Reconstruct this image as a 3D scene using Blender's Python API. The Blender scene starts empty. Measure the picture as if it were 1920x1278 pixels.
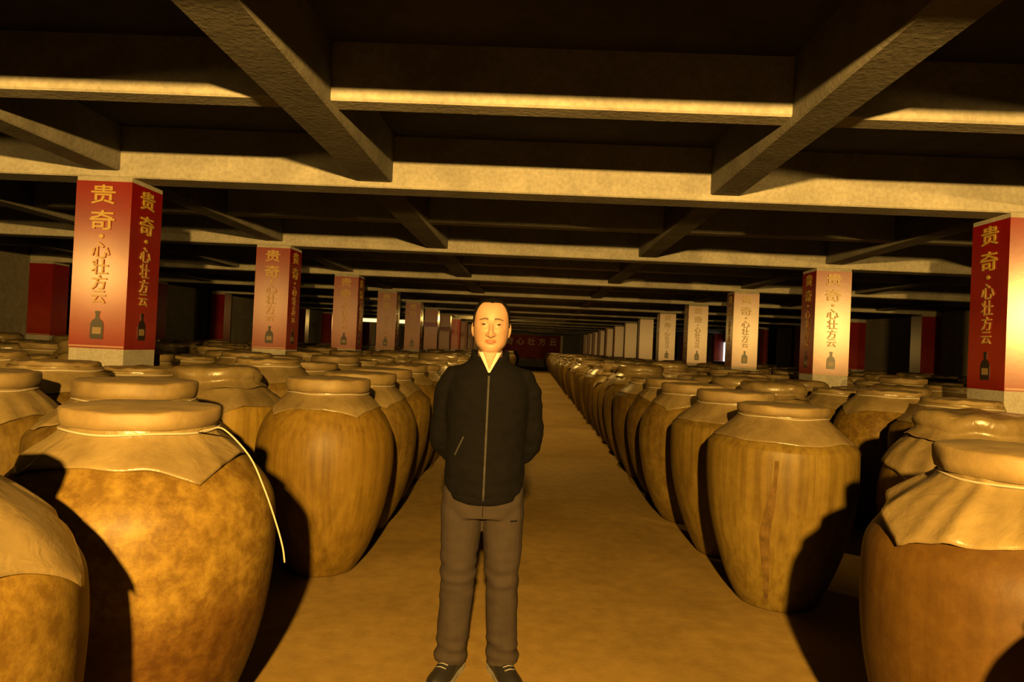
import bpy, bmesh, math, random
import numpy as np
from mathutils import Vector, Matrix, noise
from mathutils.bvhtree import BVHTree

scene = bpy.context.scene
C = scene.collection
PI = math.pi
random.seed(7)

# ------------------------------------------------------------------ camera
F_PX = 1280.0
cam_d = bpy.data.cameras.new('camera')
cam_d.sensor_width = 36.0
cam_d.lens = 36.0 * F_PX / 1920.0
cam_d.clip_start = 0.05
cam_d.clip_end = 200
cam = bpy.data.objects.new('camera', cam_d)
C.objects.link(cam)
YAW, PITCH, ROLL = math.radians(1.668), math.radians(0.632), math.radians(2.644)
cam.matrix_world = (Matrix.Translation((0, 0, 1.5)) @ Matrix.Rotation(YAW, 4, 'Z')
                    @ Matrix.Rotation(PI / 2 + PITCH, 4, 'X') @ Matrix.Rotation(ROLL, 4, 'Z'))
scene.camera = cam

# ------------------------------------------------------------------ world, lamps, exposure
w = bpy.data.worlds.new('world')
scene.world = w
w.use_nodes = True
w.node_tree.nodes['Background'].inputs[0].default_value = (0.75, 0.8, 0.9, 1)
w.node_tree.nodes['Background'].inputs[1].default_value = 0.6
vs = scene.view_settings
vs.view_transform = 'Standard'
vs.look = 'None'
vs.gamma = 1
vs.use_curve_mapping = False
vs.exposure = 0.0
scene.cycles.diffuse_bounces = 1
WARM = (1.0, 0.57, 0.125)


def lamp(name, loc, power, radius=0.07, col=WARM):
    d = bpy.data.lights.new(name, 'POINT')
    d.energy = power
    d.color = col
    d.shadow_soft_size = radius
    o = bpy.data.objects.new(name, d)
    o.location = loc
    C.objects.link(o)
    return o


def flood(name, loc, target, power, angle, blend, radius):
    d = bpy.data.lights.new(name, 'SPOT')
    d.energy, d.color, d.shadow_soft_size = power, WARM, radius
    d.spot_size, d.spot_blend = math.radians(angle), blend
    o = bpy.data.objects.new(name, d)
    C.objects.link(o)
    o.location = loc
    o.rotation_euler = (Vector(target) - Vector(loc)).to_track_quat('-Z', 'Y').to_euler()
    return o


flood('aisle_floodlight', (0.1, -2.2, 2.49), (0.0, 4.0, 2.5), 9000, 84, 0.35, 0.06)
flood('bay_floodlight', (8.66, 0.0, 2.5), (5.0, 10.0, 2.0), 2600, 80, 0.5, 0.12)
flood('bay_floodlight', (-7.78, 0.0, 2.5), (-4.3, 10.0, 2.0), 560, 80, 0.5, 0.12)
# unseen fill lights added between the beams to brighten the far aisle floor
for k in range(1, 10):
    flood('added_aisle_fill', (0.2, 6.0 + 4.01 * k + 1.4, 3.2), (0.2, 6.0 + 4.01 * k + 1.4, 0.0), 380, 120, 0.5, 0.08)
# unseen fill lights added to brighten the far end of the hall
for lx, ly, lp in ((-2.5, 33.3, 120), (-5.5, 48.0, 300)):
    lamp('added_hall_fill', (lx, ly, 2.80), lp, 0.08)

# ------------------------------------------------------------------ helpers


def mesh_obj(name, verts, faces, mat=None, parent=None, smooth=False):
    me = bpy.data.meshes.new(name)
    me.from_pydata([tuple(v) for v in verts], [], faces)
    me.update()
    if smooth:
        me.polygons.foreach_set('use_smooth', [True] * len(me.polygons))
    return link(name, me, mat, parent)


def link(name, me, mat=None, parent=None):
    o = bpy.data.objects.new(name, me)
    if mat is not None and not me.materials:
        me.materials.append(mat)
    C.objects.link(o)
    if parent is not None:
        o.parent = parent
    return o


def empty(name, loc=(0, 0, 0), rz=0):
    o = bpy.data.objects.new(name, None)
    o.empty_display_size = 0.1
    o.location = loc
    o.rotation_euler = (0, 0, rz)
    C.objects.link(o)
    return o


def tag(o, label=None, cat=None, group=None, kind=None):
    if label:
        o['label'] = label
    if cat:
        o['category'] = cat
    if group:
        o['group'] = group
    if kind:
        o['kind'] = kind
    return o


class MB:
    """collects geometry, builds one mesh"""

    def __init__(s):
        s.v, s.f = [], []

    def add(s, verts, faces):
        n = len(s.v)
        s.v += [tuple(p) for p in verts]
        s.f += [tuple(i + n for i in f) for f in faces]
        return s

    def box(s, x0, x1, y0, y1, z0, z1):
        return s.add([(x0, y0, z0), (x1, y0, z0), (x1, y1, z0), (x0, y1, z0),
                      (x0, y0, z1), (x1, y0, z1), (x1, y1, z1), (x0, y1, z1)],
                     [(0, 3, 2, 1), (4, 5, 6, 7), (0, 1, 5, 4), (1, 2, 6, 5), (2, 3, 7, 6), (3, 0, 4, 7)])

    def rings(s, rings, closed=True, cap=True):
        n = len(rings[0])
        v = [p for r in rings for p in r]
        f = []
        for i in range(len(rings) - 1):
            for j in range(n if closed else n - 1):
                k = (j + 1) % n
                f.append((i * n + j, i * n + k, (i + 1) * n + k, (i + 1) * n + j))
        if cap:
            f.append(tuple(range(n - 1, -1, -1)))
            f.append(tuple(range((len(rings) - 1) * n, len(rings) * n)))
        return s.add(v, f)

    def tube(s, pts, rad, n=12, sq=1.0, cap=True):
        """tube along pts; rad: number or list; sq: flattening of the second axis"""
        pts = [Vector(p) for p in pts]
        if not isinstance(rad, (list, tuple)):
            rad = [rad] * len(pts)
        rings = []
        up = None
        for i, p in enumerate(pts):
            t = (pts[min(i + 1, len(pts) - 1)] - pts[max(i - 1, 0)]).normalized()
            if up is None:
                up = Vector((0, 1, 0)) if abs(t.y) < 0.9 else Vector((1, 0, 0))
            a = (up - t * up.dot(t)).normalized()
            b = t.cross(a)
            up = a
            rings.append([p + (a * math.cos(2 * PI * k / n) * sq + b * math.sin(2 * PI * k / n)) * rad[i]
                          for k in range(n)])
        return s.rings(rings, cap=cap)

    def ellipsoid(s, c, r, n=16, m=10, rot=None):
        v, f = [], []
        for i in range(m + 1):
            th = PI * i / m
            for j in range(n):
                ph = 2 * PI * j / n
                p = Vector((r[0] * math.sin(th) * math.cos(ph), r[1] * math.sin(th) * math.sin(ph), r[2] * math.cos(th)))
                if rot is not None:
                    p = rot @ p
                v.append(Vector(c) + p)
        for i in range(m):
            for j in range(n):
                k = (j + 1) % n
                f.append((i * n + j, (i + 1) * n + j, (i + 1) * n + k, i * n + k))
        return s.add(v, f)

    def build(s, name, mat=None, parent=None, smooth=False, clean=False):
        o = mesh_obj(name, s.v, s.f, mat, parent, smooth)
        if clean:
            bm = bmesh.new()
            bm.from_mesh(o.data)
            bmesh.ops.remove_doubles(bm, verts=bm.verts, dist=1e-5)
            bmesh.ops.recalc_face_normals(bm, faces=bm.faces)
            bm.to_mesh(o.data)
            bm.free()
        return o


def catmull(pts, n):
    """dense samples through control points (tuples of floats)"""
    P = [np.array(p, float) for p in pts]
    P = [2 * P[0] - P[1]] + P + [2 * P[-1] - P[-2]]
    out = []
    segs = len(P) - 3
    for i in range(segs):
        p0, p1, p2, p3 = P[i:i + 4]
        for k in range(n):
            t = k / n
            out.append(0.5 * (2 * p1 + (p2 - p0) * t + (2 * p0 - 5 * p1 + 4 * p2 - p3) * t * t
                              + (3 * p1 - p0 - 3 * p2 + p3) * t ** 3))
    out.append(P[-2])
    return [tuple(p) for p in out]


def fuse(mb, name, voxel, smooth=4, mat=None, parent=None):
    o = mb.build(name + '_tmp', clean=True)
    m = o.modifiers.new('r', 'REMESH')
    m.mode = 'VOXEL'
    m.voxel_size = voxel
    m.use_smooth_shade = True
    if smooth:
        sm = o.modifiers.new('s', 'SMOOTH')
        sm.factor = 0.5
        sm.iterations = smooth
    dg = bpy.context.evaluated_depsgraph_get()
    me = bpy.data.meshes.new_from_object(o.evaluated_get(dg))
    me.name = name
    me.materials.clear()
    old = o.data
    bpy.data.objects.remove(o)
    bpy.data.meshes.remove(old)
    me.polygons.foreach_set('use_smooth', [True] * len(me.polygons))
    return link(name, me, mat, parent)


def displace(me, fn):
    co = [v_.co.copy() for v_ in me.vertices]
    no = [v_.normal.copy() for v_ in me.vertices]
    out = np.array([p + q * fn(p) for p, q in zip(co, no)], dtype=np.float32)
    me.vertices.foreach_set('co', out.ravel())
    me.update()


# ------------------------------------------------------------------ materials


K = 0.31     # darkens base colours so bounced light stays low and shade deep


def dim(c, k=None):
    return tuple(x * (K if k is None else k) for x in c)


def mat_new(name):
    m = bpy.data.materials.new(name)
    m.use_nodes = True
    return m, m.node_tree, m.node_tree.nodes['Principled BSDF']


def ramp(nt, stops, fac=None):
    r = nt.nodes.new('ShaderNodeValToRGB')
    e = r.color_ramp.elements
    while len(e) < len(stops):
        e.new(0.5)
    for i, (p, c) in enumerate(stops):
        e[i].position = p
        e[i].color = (*c, 1) if len(c) == 3 else c
    if fac is not None:
        nt.links.new(fac, r.inputs[0])
    return r


def noise_tex(nt, scale, detail=4, rough=0.55, vec=None, dist=0.0):
    t = nt.nodes.new('ShaderNodeTexNoise')
    t.inputs['Scale'].default_value = scale
    t.inputs['Detail'].default_value = detail
    t.inputs['Roughness'].default_value = rough
    t.inputs['Distortion'].default_value = dist
    if vec is not None:
        nt.links.new(vec, t.inputs['Vector'])
    return t


def obj_coord(nt, scale=(1, 1, 1), rand=False):
    tc = nt.nodes.new('ShaderNodeTexCoord')
    mp = nt.nodes.new('ShaderNodeMapping')
    mp.inputs['Scale'].default_value = scale
    nt.links.new(tc.outputs['Object'], mp.inputs['Vector'])
    if rand:
        oi = nt.nodes.new('ShaderNodeObjectInfo')
        mul = nt.nodes.new('ShaderNodeMath')
        mul.operation = 'MULTIPLY'
        mul.inputs[1].default_value = 57.0
        nt.links.new(oi.outputs['Random'], mul.inputs[0])
        cx = nt.nodes.new('ShaderNodeCombineXYZ')
        for k in range(3):
            nt.links.new(mul.outputs[0], cx.inputs[k])
        nt.links.new(cx.outputs[0], mp.inputs['Location'])
    return mp.outputs[0]


def mix(nt, a, b, fac, mode='MIX'):
    n = nt.nodes.new('ShaderNodeMix')
    n.data_type = 'RGBA'
    n.blend_type = mode
    for sock, val in ((n.inputs[6], a), (n.inputs[7], b), (n.inputs[0], fac)):
        if isinstance(val, (tuple, list)):
            sock.default_value = (*val, 1)
        elif isinstance(val, (int, float)):
            sock.default_value = val
        else:
            nt.links.new(val, sock)
    return n.outputs[2]


def bump(nt, bsdf, height, strength=0.3, dist=0.02):
    b = nt.nodes.new('ShaderNodeBump')
    b.inputs['Strength'].default_value = strength
    b.inputs['Distance'].default_value = dist
    nt.links.new(height, b.inputs['Height'])
    nt.links.new(b.outputs[0], bsdf.inputs['Normal'])


def plain(name, col, rough=0.7, metal=0.0, var=0.0, scale=8.0, bmp=0.0, spec=0.5):
    col = dim(col)
    m, nt, b = mat_new(name)
    b.inputs['Roughness'].default_value = rough
    b.inputs['Metallic'].default_value = metal
    b.inputs['Specular IOR Level'].default_value = spec
    b.inputs['Base Color'].default_value = (*col, 1)
    if var or bmp:
        v = obj_coord(nt)
        t = noise_tex(nt, scale, 5, 0.6, v)
        if var:
            r = ramp(nt, [(0.3, tuple(c * (1 - var) for c in col)), (0.7, tuple(min(1, c * (1 + var)) for c in col))], t.outputs[0])
            nt.links.new(r.outputs[0], b.inputs['Base Color'])
        if bmp:
            bump(nt, b, t.outputs[0], bmp, 0.01)
    return m


def concrete(name, lo, hi, scale=2.5, streak=(1, 1, 1), rough=0.9, bstr=0.35):
    m, nt, b = mat_new(name)
    v = obj_coord(nt, streak)
    t1 = noise_tex(nt, scale, 8, 0.65, v, 0.3)
    t2 = noise_tex(nt, scale * 14, 4, 0.6, v)
    r = ramp(nt, [(0.30, dim(lo, 0.5)), (0.68, dim(hi, 0.5))], t1.outputs[0])
    r2 = ramp(nt, [(0.35, (0.72, 0.70, 0.66)), (0.62, (1, 1, 1))], t2.outputs[0])
    nt.links.new(mix(nt, r.outputs[0], r2.outputs[0], 0.7, 'MULTIPLY'), b.inputs['Base Color'])
    b.inputs['Roughness'].default_value = rough
    b.inputs['Specular IOR Level'].default_value = 0.15
    bump(nt, b, t2.outputs[0], bstr, 0.01)
    return m


M = {}
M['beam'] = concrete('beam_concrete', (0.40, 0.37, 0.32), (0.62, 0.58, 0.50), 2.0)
M['beam_shaded'] = concrete('shaded_beam_concrete', (0.17, 0.155, 0.13), (0.30, 0.275, 0.235), 2.0)  # same concrete, darkened to imitate the dim shade on the long beams
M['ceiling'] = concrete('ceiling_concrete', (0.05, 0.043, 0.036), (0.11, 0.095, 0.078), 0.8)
M['pillar'] = concrete('pillar_concrete', (0.38, 0.35, 0.30), (0.55, 0.51, 0.45), 3.0)
M['wall'] = concrete('wall_plaster', (0.20, 0.18, 0.15), (0.33, 0.30, 0.25), 0.7)

# floor: worn cement with dust stains
m, nt, b = mat_new('floor_cement')
v = obj_coord(nt)
t1 = noise_tex(nt, 0.9, 9, 0.62, v, 0.4)
t2 = noise_tex(nt, 9.0, 6, 0.6, v)
t3 = noise_tex(nt, 60.0, 3, 0.6, v)
r1 = ramp(nt, [(0.3, dim((0.36, 0.225, 0.055))), (0.7, dim((0.56, 0.36, 0.10)))], t1.outputs[0])
r2 = ramp(nt, [(0.3, (0.72, 0.70, 0.66)), (0.65, (1, 1, 1))], t2.outputs[0])
nt.links.new(mix(nt, r1.outputs[0], r2.outputs[0], 0.8, 'MULTIPLY'), b.inputs['Base Color'])
b.inputs['Roughness'].default_value = 0.8
b.inputs['Specular IOR Level'].default_value = 0.1
bump(nt, b, t3.outputs[0], 0.25, 0.004)
M['floor'] = m

# jar: ochre glaze with vertical runs and mottling


def jar_mat(name, lo, hi, mott, streak_amt, mott_amt, vs_scale=0.35, bare=0.0):
    m, nt, b = mat_new(name)
    v = obj_coord(nt, (1, 1, 1), True)
    vst = obj_coord(nt, (9, 9, vs_scale), True)
    t1 = noise_tex(nt, 2.2, 6, 0.6, v, 0.3)
    t2 = noise_tex(nt, 2.6, 5, 0.6, vst, 0.2)
    t3 = noise_tex(nt, 16.0, 8, 0.72, v, 0.12)
    base = ramp(nt, [(0.3, dim(lo)), (0.72, dim(hi))], t1.outputs[0])
    st = ramp(nt, [(0.34, (0.45, 0.40, 0.30)), (0.58, (1, 1, 1))], t2.outputs[0])
    c = mix(nt, base.outputs[0], st.outputs[0], streak_amt, 'MULTIPLY')
    mo = ramp(nt, [(0.40, mott), (0.62, (1, 1, 1))], t3.outputs[0])
    c = mix(nt, c, mo.outputs[0], mott_amt, 'MULTIPLY')
    if bare:
        # glaze stops part-way down; the clay below it is browner
        tc = nt.nodes.new('ShaderNodeTexCoord')
        sz = nt.nodes.new('ShaderNodeSeparateXYZ')
        nt.links.new(tc.outputs['Object'], sz.inputs[0])
        ad = nt.nodes.new('ShaderNodeMath')
        ad.operation = 'MULTIPLY_ADD'
        ad.inputs[1].default_value = 0.55
        nt.links.new(t1.outputs[0], ad.inputs[0])
        nt.links.new(sz.outputs[2], ad.inputs[2])
        br = ramp(nt, [(0.78, (0.52, 0.40, 0.36)), (1.0, (1, 1, 1))], ad.outputs[0])
        c = mix(nt, c, br.outputs[0], bare, 'MULTIPLY')
    oi = nt.nodes.new('ShaderNodeObjectInfo')
    rv = ramp(nt, [(0.0, (0.62, 0.58, 0.54)), (0.5, (0.9, 0.88, 0.86)), (1.0, (1.0, 1.0, 1.0))], oi.outputs['Random'])
    c = mix(nt, c, rv.outputs[0], 1.0, 'MULTIPLY')
    nt.links.new(c, b.inputs['Base Color'])
    b.inputs['Roughness'].default_value = 0.5
    b.inputs['Specular IOR Level'].default_value = 0.13
    bump(nt, b, t3.outputs[0], 0.25, 0.006)
    return m


M['jar'] = jar_mat('jar_clay_glaze', (0.21, 0.13, 0.026), (0.39, 0.262, 0.055), (0.45, 0.33, 0.2), 0.55, 0.45)
M['jar_gold'] = jar_mat('jar_golden_glaze', (0.41, 0.25, 0.034), (0.55, 0.36, 0.055), (0.6, 0.5, 0.35), 0.6, 0.25, 0.16)
M['jar_mottled'] = jar_mat('jar_mottled_glaze', (0.29, 0.17, 0.03), (0.45, 0.295, 0.052), (0.35, 0.26, 0.18), 0.2, 0.7, 0.35, 0.9)
M['jar_streaked'] = jar_mat('jar_streaked_glaze', (0.32, 0.205, 0.036), (0.44, 0.305, 0.058), (0.5, 0.4, 0.25), 0.62, 0.3, 0.15)
M['jar_brown'] = jar_mat('jar_brown_glaze', (0.20, 0.105, 0.02), (0.30, 0.165, 0.03), (0.5, 0.4, 0.3), 0.3, 0.4)
M['stain'] = plain('dark_drip_stain', (0.20, 0.115, 0.03), 0.8, var=0.4, scale=14, spec=0.05)

m, nt, b = mat_new('lid_clay')
v = obj_coord(nt, (1, 1, 1), True)
t = noise_tex(nt, 7.0, 6, 0.6, v)
r = ramp(nt, [(0.3, dim((0.23, 0.145, 0.045))), (0.7, dim((0.40, 0.27, 0.09)))], t.outputs[0])
nt.links.new(r.outputs[0], b.inputs['Base Color'])
b.inputs['Roughness'].default_value = 0.7
bump(nt, b, t.outputs[0], 0.5, 0.01)
M['lid'] = m

m, nt, b = mat_new('dusty_plastic_sheet')
v = obj_coord(nt, (1, 1, 1), True)
t = noise_tex(nt, 5.0, 6, 0.6, v)
t2 = noise_tex(nt, 16.0, 3, 0.5, v, 1.0)
r = ramp(nt, [(0.3, dim((0.22, 0.15, 0.06))), (0.7, dim((0.40, 0.29, 0.125)))], t.outputs[0])
nt.links.new(r.outputs[0], b.inputs['Base Color'])
b.inputs['Roughness'].default_value = 0.34
b.inputs['Specular IOR Level'].default_value = 0.35
bump(nt, b, t2.outputs[0], 0.35, 0.012)
M['sheet'] = m
M['cord'] = plain('pale_cord', (0.62, 0.52, 0.38), 0.8, spec=0.1)

# banner vinyl: red, glossy, with an orange lower part
m, nt, b = mat_new('red_banner_vinyl')
tc = nt.nodes.new('ShaderNodeTexCoord')
sx = nt.nodes.new('ShaderNodeSeparateXYZ')
nt.links.new(tc.outputs['Object'], sx.inputs[0])
mr = nt.nodes.new('ShaderNodeMapRange')
mr.inputs[1].default_value = 1.33
mr.inputs[2].default_value = 2.83
nt.links.new(sx.outputs[2], mr.inputs[0])
r = ramp(nt, [(p_, dim(c_)) for p_, c_ in [(0.0, (0.40, 0.016, 0.008)), (0.12, (0.50, 0.05, 0.016)), (0.30, (0.50, 0.045, 0.014)),
              (0.5, (0.42, 0.018, 0.010)), (0.75, (0.40, 0.012, 0.008)), (1.0, (0.42, 0.010, 0.008))]], mr.outputs[0])
v = obj_coord(nt)
t = noise_tex(nt, 5.0, 5, 0.6, v)
rr = ramp(nt, [(0.3, (0.7, 0.7, 0.7)), (0.6, (1, 1, 1))], t.outputs[0])
nt.links.new(mix(nt, r.outputs[0], rr.outputs[0], 0.6, 'MULTIPLY'), b.inputs['Base Color'])
b.inputs['Roughness'].default_value = 0.25
b.inputs['Specular IOR Level'].default_value = 0.6
bump(nt, b, t.outputs[0], 0.05, 0.01)
M['banner'] = m
M['cloth_banner'] = plain('red_cloth_banner', (0.50, 0.03, 0.012), 0.8, var=0.2, scale=1.5)
M['gold'] = plain('gold_print', (0.85, 0.55, 0.10), 0.35)
M['pale_gold'] = plain('pale_gold_print', (0.80, 0.48, 0.16), 0.35)
M['border'] = plain('banner_border_print', (0.72, 0.38, 0.22), 0.4)
M['bottle'] = plain('bottle_print', (0.035, 0.02, 0.012), 0.35)
M['bottle_label'] = plain('bottle_label_print', (0.45, 0.30, 0.14), 0.4)

# ------------------------------------------------------------------ the hall
WL, WR, Y0, Y1 = -10.6, 10.6, -7.0, 60.0
HB, HS, HC = 2.87, 2.97, 3.33        # bottoms of main and secondary beams, ceiling
S = 4.01                              # bay
MAIN = [6.0 + S * k for k in range(-3, 14)]

floor = tag(MB().box(WL - 0.2, WR + 0.2, Y0, Y1 + 0.2, -0.2, 0).build('floor', M['floor']), 'worn brown cement floor of the cellar aisle', kind='structure')
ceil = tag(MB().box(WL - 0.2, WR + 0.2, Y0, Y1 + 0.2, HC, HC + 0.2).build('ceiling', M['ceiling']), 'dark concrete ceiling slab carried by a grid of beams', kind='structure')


def wall_with_holes(name, x0, x1, holes, label):
    """wall along Y with rectangular holes (y0,y1,z0,z1), holes sorted by y"""
    mb = MB()
    y = Y0
    for (a, b_, c, d) in holes:
        mb.box(x0, x1, y, a, 0, HC)
        mb.box(x0, x1, a, b_, 0, c)
        mb.box(x0, x1, a, b_, d, HC)
        y = b_
    mb.box(x0, x1, y, Y1, 0, HC)
    return tag(mb.build(name, M['wall']), label, kind='structure')


WIN_L = []
WIN_R = [(37.25, 38.9, 0.95, 2.42)]
wall_with_holes('wall_left', WL - 0.2, WL, WIN_L, 'long plastered side wall left of the jars')
wall_with_holes('wall_right', WR, WR + 0.2, WIN_R, 'long plastered side wall right of the jars')
tag(MB().box(WL - 0.2, WR + 0.2, Y1, Y1 + 0.2, 0, HC).build('wall_back', M['wall']), 'far end wall of the cellar behind the red banner', kind='structure')
tag(MB().box(WL - 0.2, WR + 0.2, Y0 - 0.2, Y0, -0.2, HC + 0.2).build('wall_front', M['wall']), 'wall behind the viewer', kind='structure')

m, nt, b = mat_new('daylit_pane')
b.inputs['Base Color'].default_value = (0.8, 0.8, 0.7, 1)
b.inputs['Emission Color'].default_value = (1.0, 0.85, 0.5, 1)
b.inputs['Emission Strength'].default_value = 1.6
M['pane'] = m
m, nt, b = mat_new('daylit_white_pane')
b.inputs['Base Color'].default_value = (0.8, 0.8, 0.8, 1)
b.inputs['Emission Color'].default_value = (1.0, 0.95, 0.8, 1)
b.inputs['Emission Strength'].default_value = 2.2
M['pane_white'] = m
M['frame'] = plain('window_frame_paint', (0.25, 0.2, 0.14), 0.6)
for i, (holes, x0, x1, pm, lab) in enumerate([(WIN_L, WL - 0.13, WL - 0.10, 'pane', 'high narrow window strip glowing in the left wall'),
                                               (WIN_R, WR + 0.10, WR + 0.13, 'pane_white', 'bright white window in the right wall')]):
    for (a, b_, c, d) in holes:
        n = sum(1 for o in C.objects if o.name.startswith('window_')) + 1
        win = tag(empty('window_%d' % len([o for o in C.objects if o.get('kind') == 'structure'])), lab, kind='structure')
        win.name = 'window_%d' % (len([o for o in C.objects if o.name.startswith('window_')]))
        fr = MB()
        t_ = 0.04
        xa, xb = x0 - 0.02, x1 + 0.02
        fr.box(xa, xb, a, a + t_, c, d).box(xa, xb, b_ - t_, b_, c, d).box(xa, xb, a + t_, b_ - t_, c, c + t_).box(xa, xb, a + t_, b_ - t_, d - t_, d)
        fr.build('window_frame', M['frame'], win)
        nm = 2 if i == 0 else 1
        for k in range(nm):
            ya, yb = a + t_ + (b_ - a - 2 * t_) * k / nm, a + t_ + (b_ - a - 2 * t_) * (k + 1) / nm - (0.01 if k < nm - 1 else 0)
            MB().box(x0, x1, ya, yb, c + t_, d - t_).build('pane', M[pm], win)

# beams are parts of the ceiling


def beam(x0, x1, y0, y1, z0, name='beam', mat='beam'):
    mb = MB()
    mb.box(x0, x1, y0, y1, z0, HC + 0.02)
    o = mb.build(name, M[mat], ceil)
    bm = bmesh.new()
    bm.from_mesh(o.data)
    es = [e for e in bm.edges if all(v_.co.z < z0 + 0.01 for v_ in e.verts)]
    bmesh.ops.bevel(bm, geom=es, offset=0.012, segments=1, affect='EDGES')
    bm.to_mesh(o.data)
    bm.free()
    return o


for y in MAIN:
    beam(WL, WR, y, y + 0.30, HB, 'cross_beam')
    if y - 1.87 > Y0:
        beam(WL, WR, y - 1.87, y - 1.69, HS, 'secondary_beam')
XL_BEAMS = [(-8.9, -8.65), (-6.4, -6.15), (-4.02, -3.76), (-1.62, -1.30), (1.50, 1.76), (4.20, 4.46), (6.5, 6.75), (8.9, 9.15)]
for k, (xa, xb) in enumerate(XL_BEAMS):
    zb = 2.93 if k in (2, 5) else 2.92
    beam(xa, xb, Y0, Y1, zb, 'long_beam', 'beam_shaded')

# ------------------------------------------------------------------ lettering
GL = {}


def glyph(ch):
    if ch not in GL:
        cu = bpy.data.curves.new('g', 'FONT')
        cu.body = ch
        cu.size = 1.0
        cu.extrude = 0.004
        cu.offset = 0.012
        cu.resolution_u = 2
        o = bpy.data.objects.new('g', cu)
        C.objects.link(o)
        dg = bpy.context.evaluated_depsgraph_get()
        me = bpy.data.meshes.new_from_object(o.evaluated_get(dg))
        bpy.data.objects.remove(o)
        co = np.array([v.co for v in me.vertices])
        if len(co):
            c = (co.max(0) + co.min(0)) / 2
            sz = max((co.max(0) - co.min(0))[:2])
            for v in me.vertices:
                v.co = Vector(((v.co.x - c[0]) / sz, (v.co.y - c[1]) / sz, v.co.z))
        GL[ch] = me
    return GL[ch]


def put_glyph(ch, loc, size, rot, parent, mat, name='character', sx=1.0):
    key = (ch, mat.name)
    if key not in GL:
        me = glyph(ch).copy()
        me.materials.clear()
        me.materials.append(mat)
        GL[key] = me
    o = bpy.data.objects.new(name, GL[key])
    C.objects.link(o)
    o.parent = parent
    o.location = loc
    o.rotation_euler = rot
    o.scale = (size * sx, size, 1)
    return o


BOT = [(-.055, 0), (.055, 0), (.06, .02), (.06, .13), (.045, .165), (.018, .185), (.016, .225), (.022, .23), (.022, .25),
       (-.022, .25), (-.022, .23), (-.016, .225), (-.018, .185), (-.045, .165), (-.06, .13), (-.06, .02)]
PW = 0.50      # pillar width
CHARS = [('贵', 2.71, .175), ('奇', 2.48, .175), ('·', 2.335, .04), ('心', 2.21, .155), ('壮', 2.06, .14), ('方', 1.92, .13), ('云', 1.79, .12)]


def face_print(ban, org, axis, out, detail, gold):
    """org: centre of the face (x,y), axis: horizontal direction, out: normal"""
    rz = math.atan2(axis[1], axis[0])
    rot = (PI / 2, 0, rz)

    def P(u, z, d):
        return (org[0] + axis[0] * u + out[0] * d, org[1] + axis[1] * u + out[1] * d, z)
    for ch, z, size in CHARS:
        put_glyph(ch, P(0, z, 0.006), size, rot, ban, M['gold'] if z > 2.3 else M['pale_gold'], sx=1.32 if len(ch) and ch in '贵奇' else 1.1)
    vs_ = [P(u * 1.0, 1.415 + z, 0.003) for u, z in BOT] + [P(u * 1.0, 1.415 + z, 0.006) for u, z in BOT]
    n = len(BOT)
    fs = [tuple(range(n, 2 * n)), tuple(range(n - 1, -1, -1))] + [(i, (i + 1) % n, n + (i + 1) % n, n + i) for i in range(n)]
    mesh_obj('bottle_picture', vs_, fs, M['bottle'], ban)
    q = [P(-.04, 1.46, .0075), P(.04, 1.46, .0075), P(.04, 1.52, .0075), P(-.04, 1.52, .0075)]
    q2 = [P(-.04, 1.46, .006), P(.04, 1.46, .006), P(.04, 1.52, .006), P(-.04, 1.52, .006)]
    mesh_obj('bottle_label', q + q2, [(0, 1, 2, 3), (7, 6, 5, 4), (0, 4, 5, 1), (1, 5, 6, 2), (2, 6, 7, 3), (3, 7, 4, 0)], M['bottle_label'], ban)


ORD = ['nearest', 'second', 'third', 'fourth', 'fifth', 'sixth', 'seventh', 'eighth', 'ninth', 'tenth', 'eleventh', 'twelfth', 'thirteenth']


def pillar(x0, y0, side, k, prints=True, wall=False):
    x1 = x0 + PW
    name = 'wall_pillar' if wall else 'banner_pillar'
    root = empty(name, (0, 0, 0))
    p = MB().box(x0, x1, y0, y0 + PW, 0, HB + 0.0)
    p.build('shaft', M['pillar'], root)
    t_ = 0.004
    zb, zt = 1.33, 2.83
    fr = MB().box(x0 - t_, x1 + t_, y0 - t_, y0, zb, zt).build('front_banner', M['banner'], root)
    inx = x1 if side < 0 else x0
    sd = MB().box(min(inx, inx - side * t_), max(inx, inx - side * t_), y0, y0 + PW, zb, zt).build('side_banner', M['banner'], root)
    MB().box(x0, x1, y0 - 0.007, y0 - t_, zb + 0.012, zb + 0.027).build('border_line', M['border'], fr)
    cx = (x0 + x1) / 2
    if prints:
        face_print(fr, (cx, y0 - t_), (1, 0), (0, -1), k, True)
        if side < 0:
            face_print(sd, (x1 + t_, y0 + PW / 2), (0, 1), (1, 0), k, True)
        else:
            face_print(sd, (x0 - t_, y0 + PW / 2), (0, -1), (-1, 0), k, True)
    return root


XPL, XPR = -3.64 - PW, 4.08
for side, x0, word in ((-1, XPL, 'left'), (1, XPR, 'right')):
    for k in range(13):
        y = 6.0 + S * k
        if y > Y1 - 1:
            continue
        o = pillar(x0, y, side, k, prints=(k < 5))
        if k < 6:
            tag(o, '%s red banner-wrapped square pillar in the row %s of the aisle' % (ORD[k], word), 'pillar', 'banner pillars along the aisle')
        else:
            tag(o, 'distant red banner-wrapped pillar towards the far end, row %s of the aisle' % word, 'pillar', 'far banner pillars %s of the aisle' % word)
for side, x0, word in ((-1, WL + 0.001, 'left'), (1, WR - PW - 0.001, 'right')):
    for k in range(2, 12):
        y = 6.0 + S * k
        o = pillar(x0, y, side, k, prints=False, wall=True)
        tag(o, 'dim banner-wrapped pillar built against the %s side wall' % word, 'pillar', 'pillars against the %s wall' % word)

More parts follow.
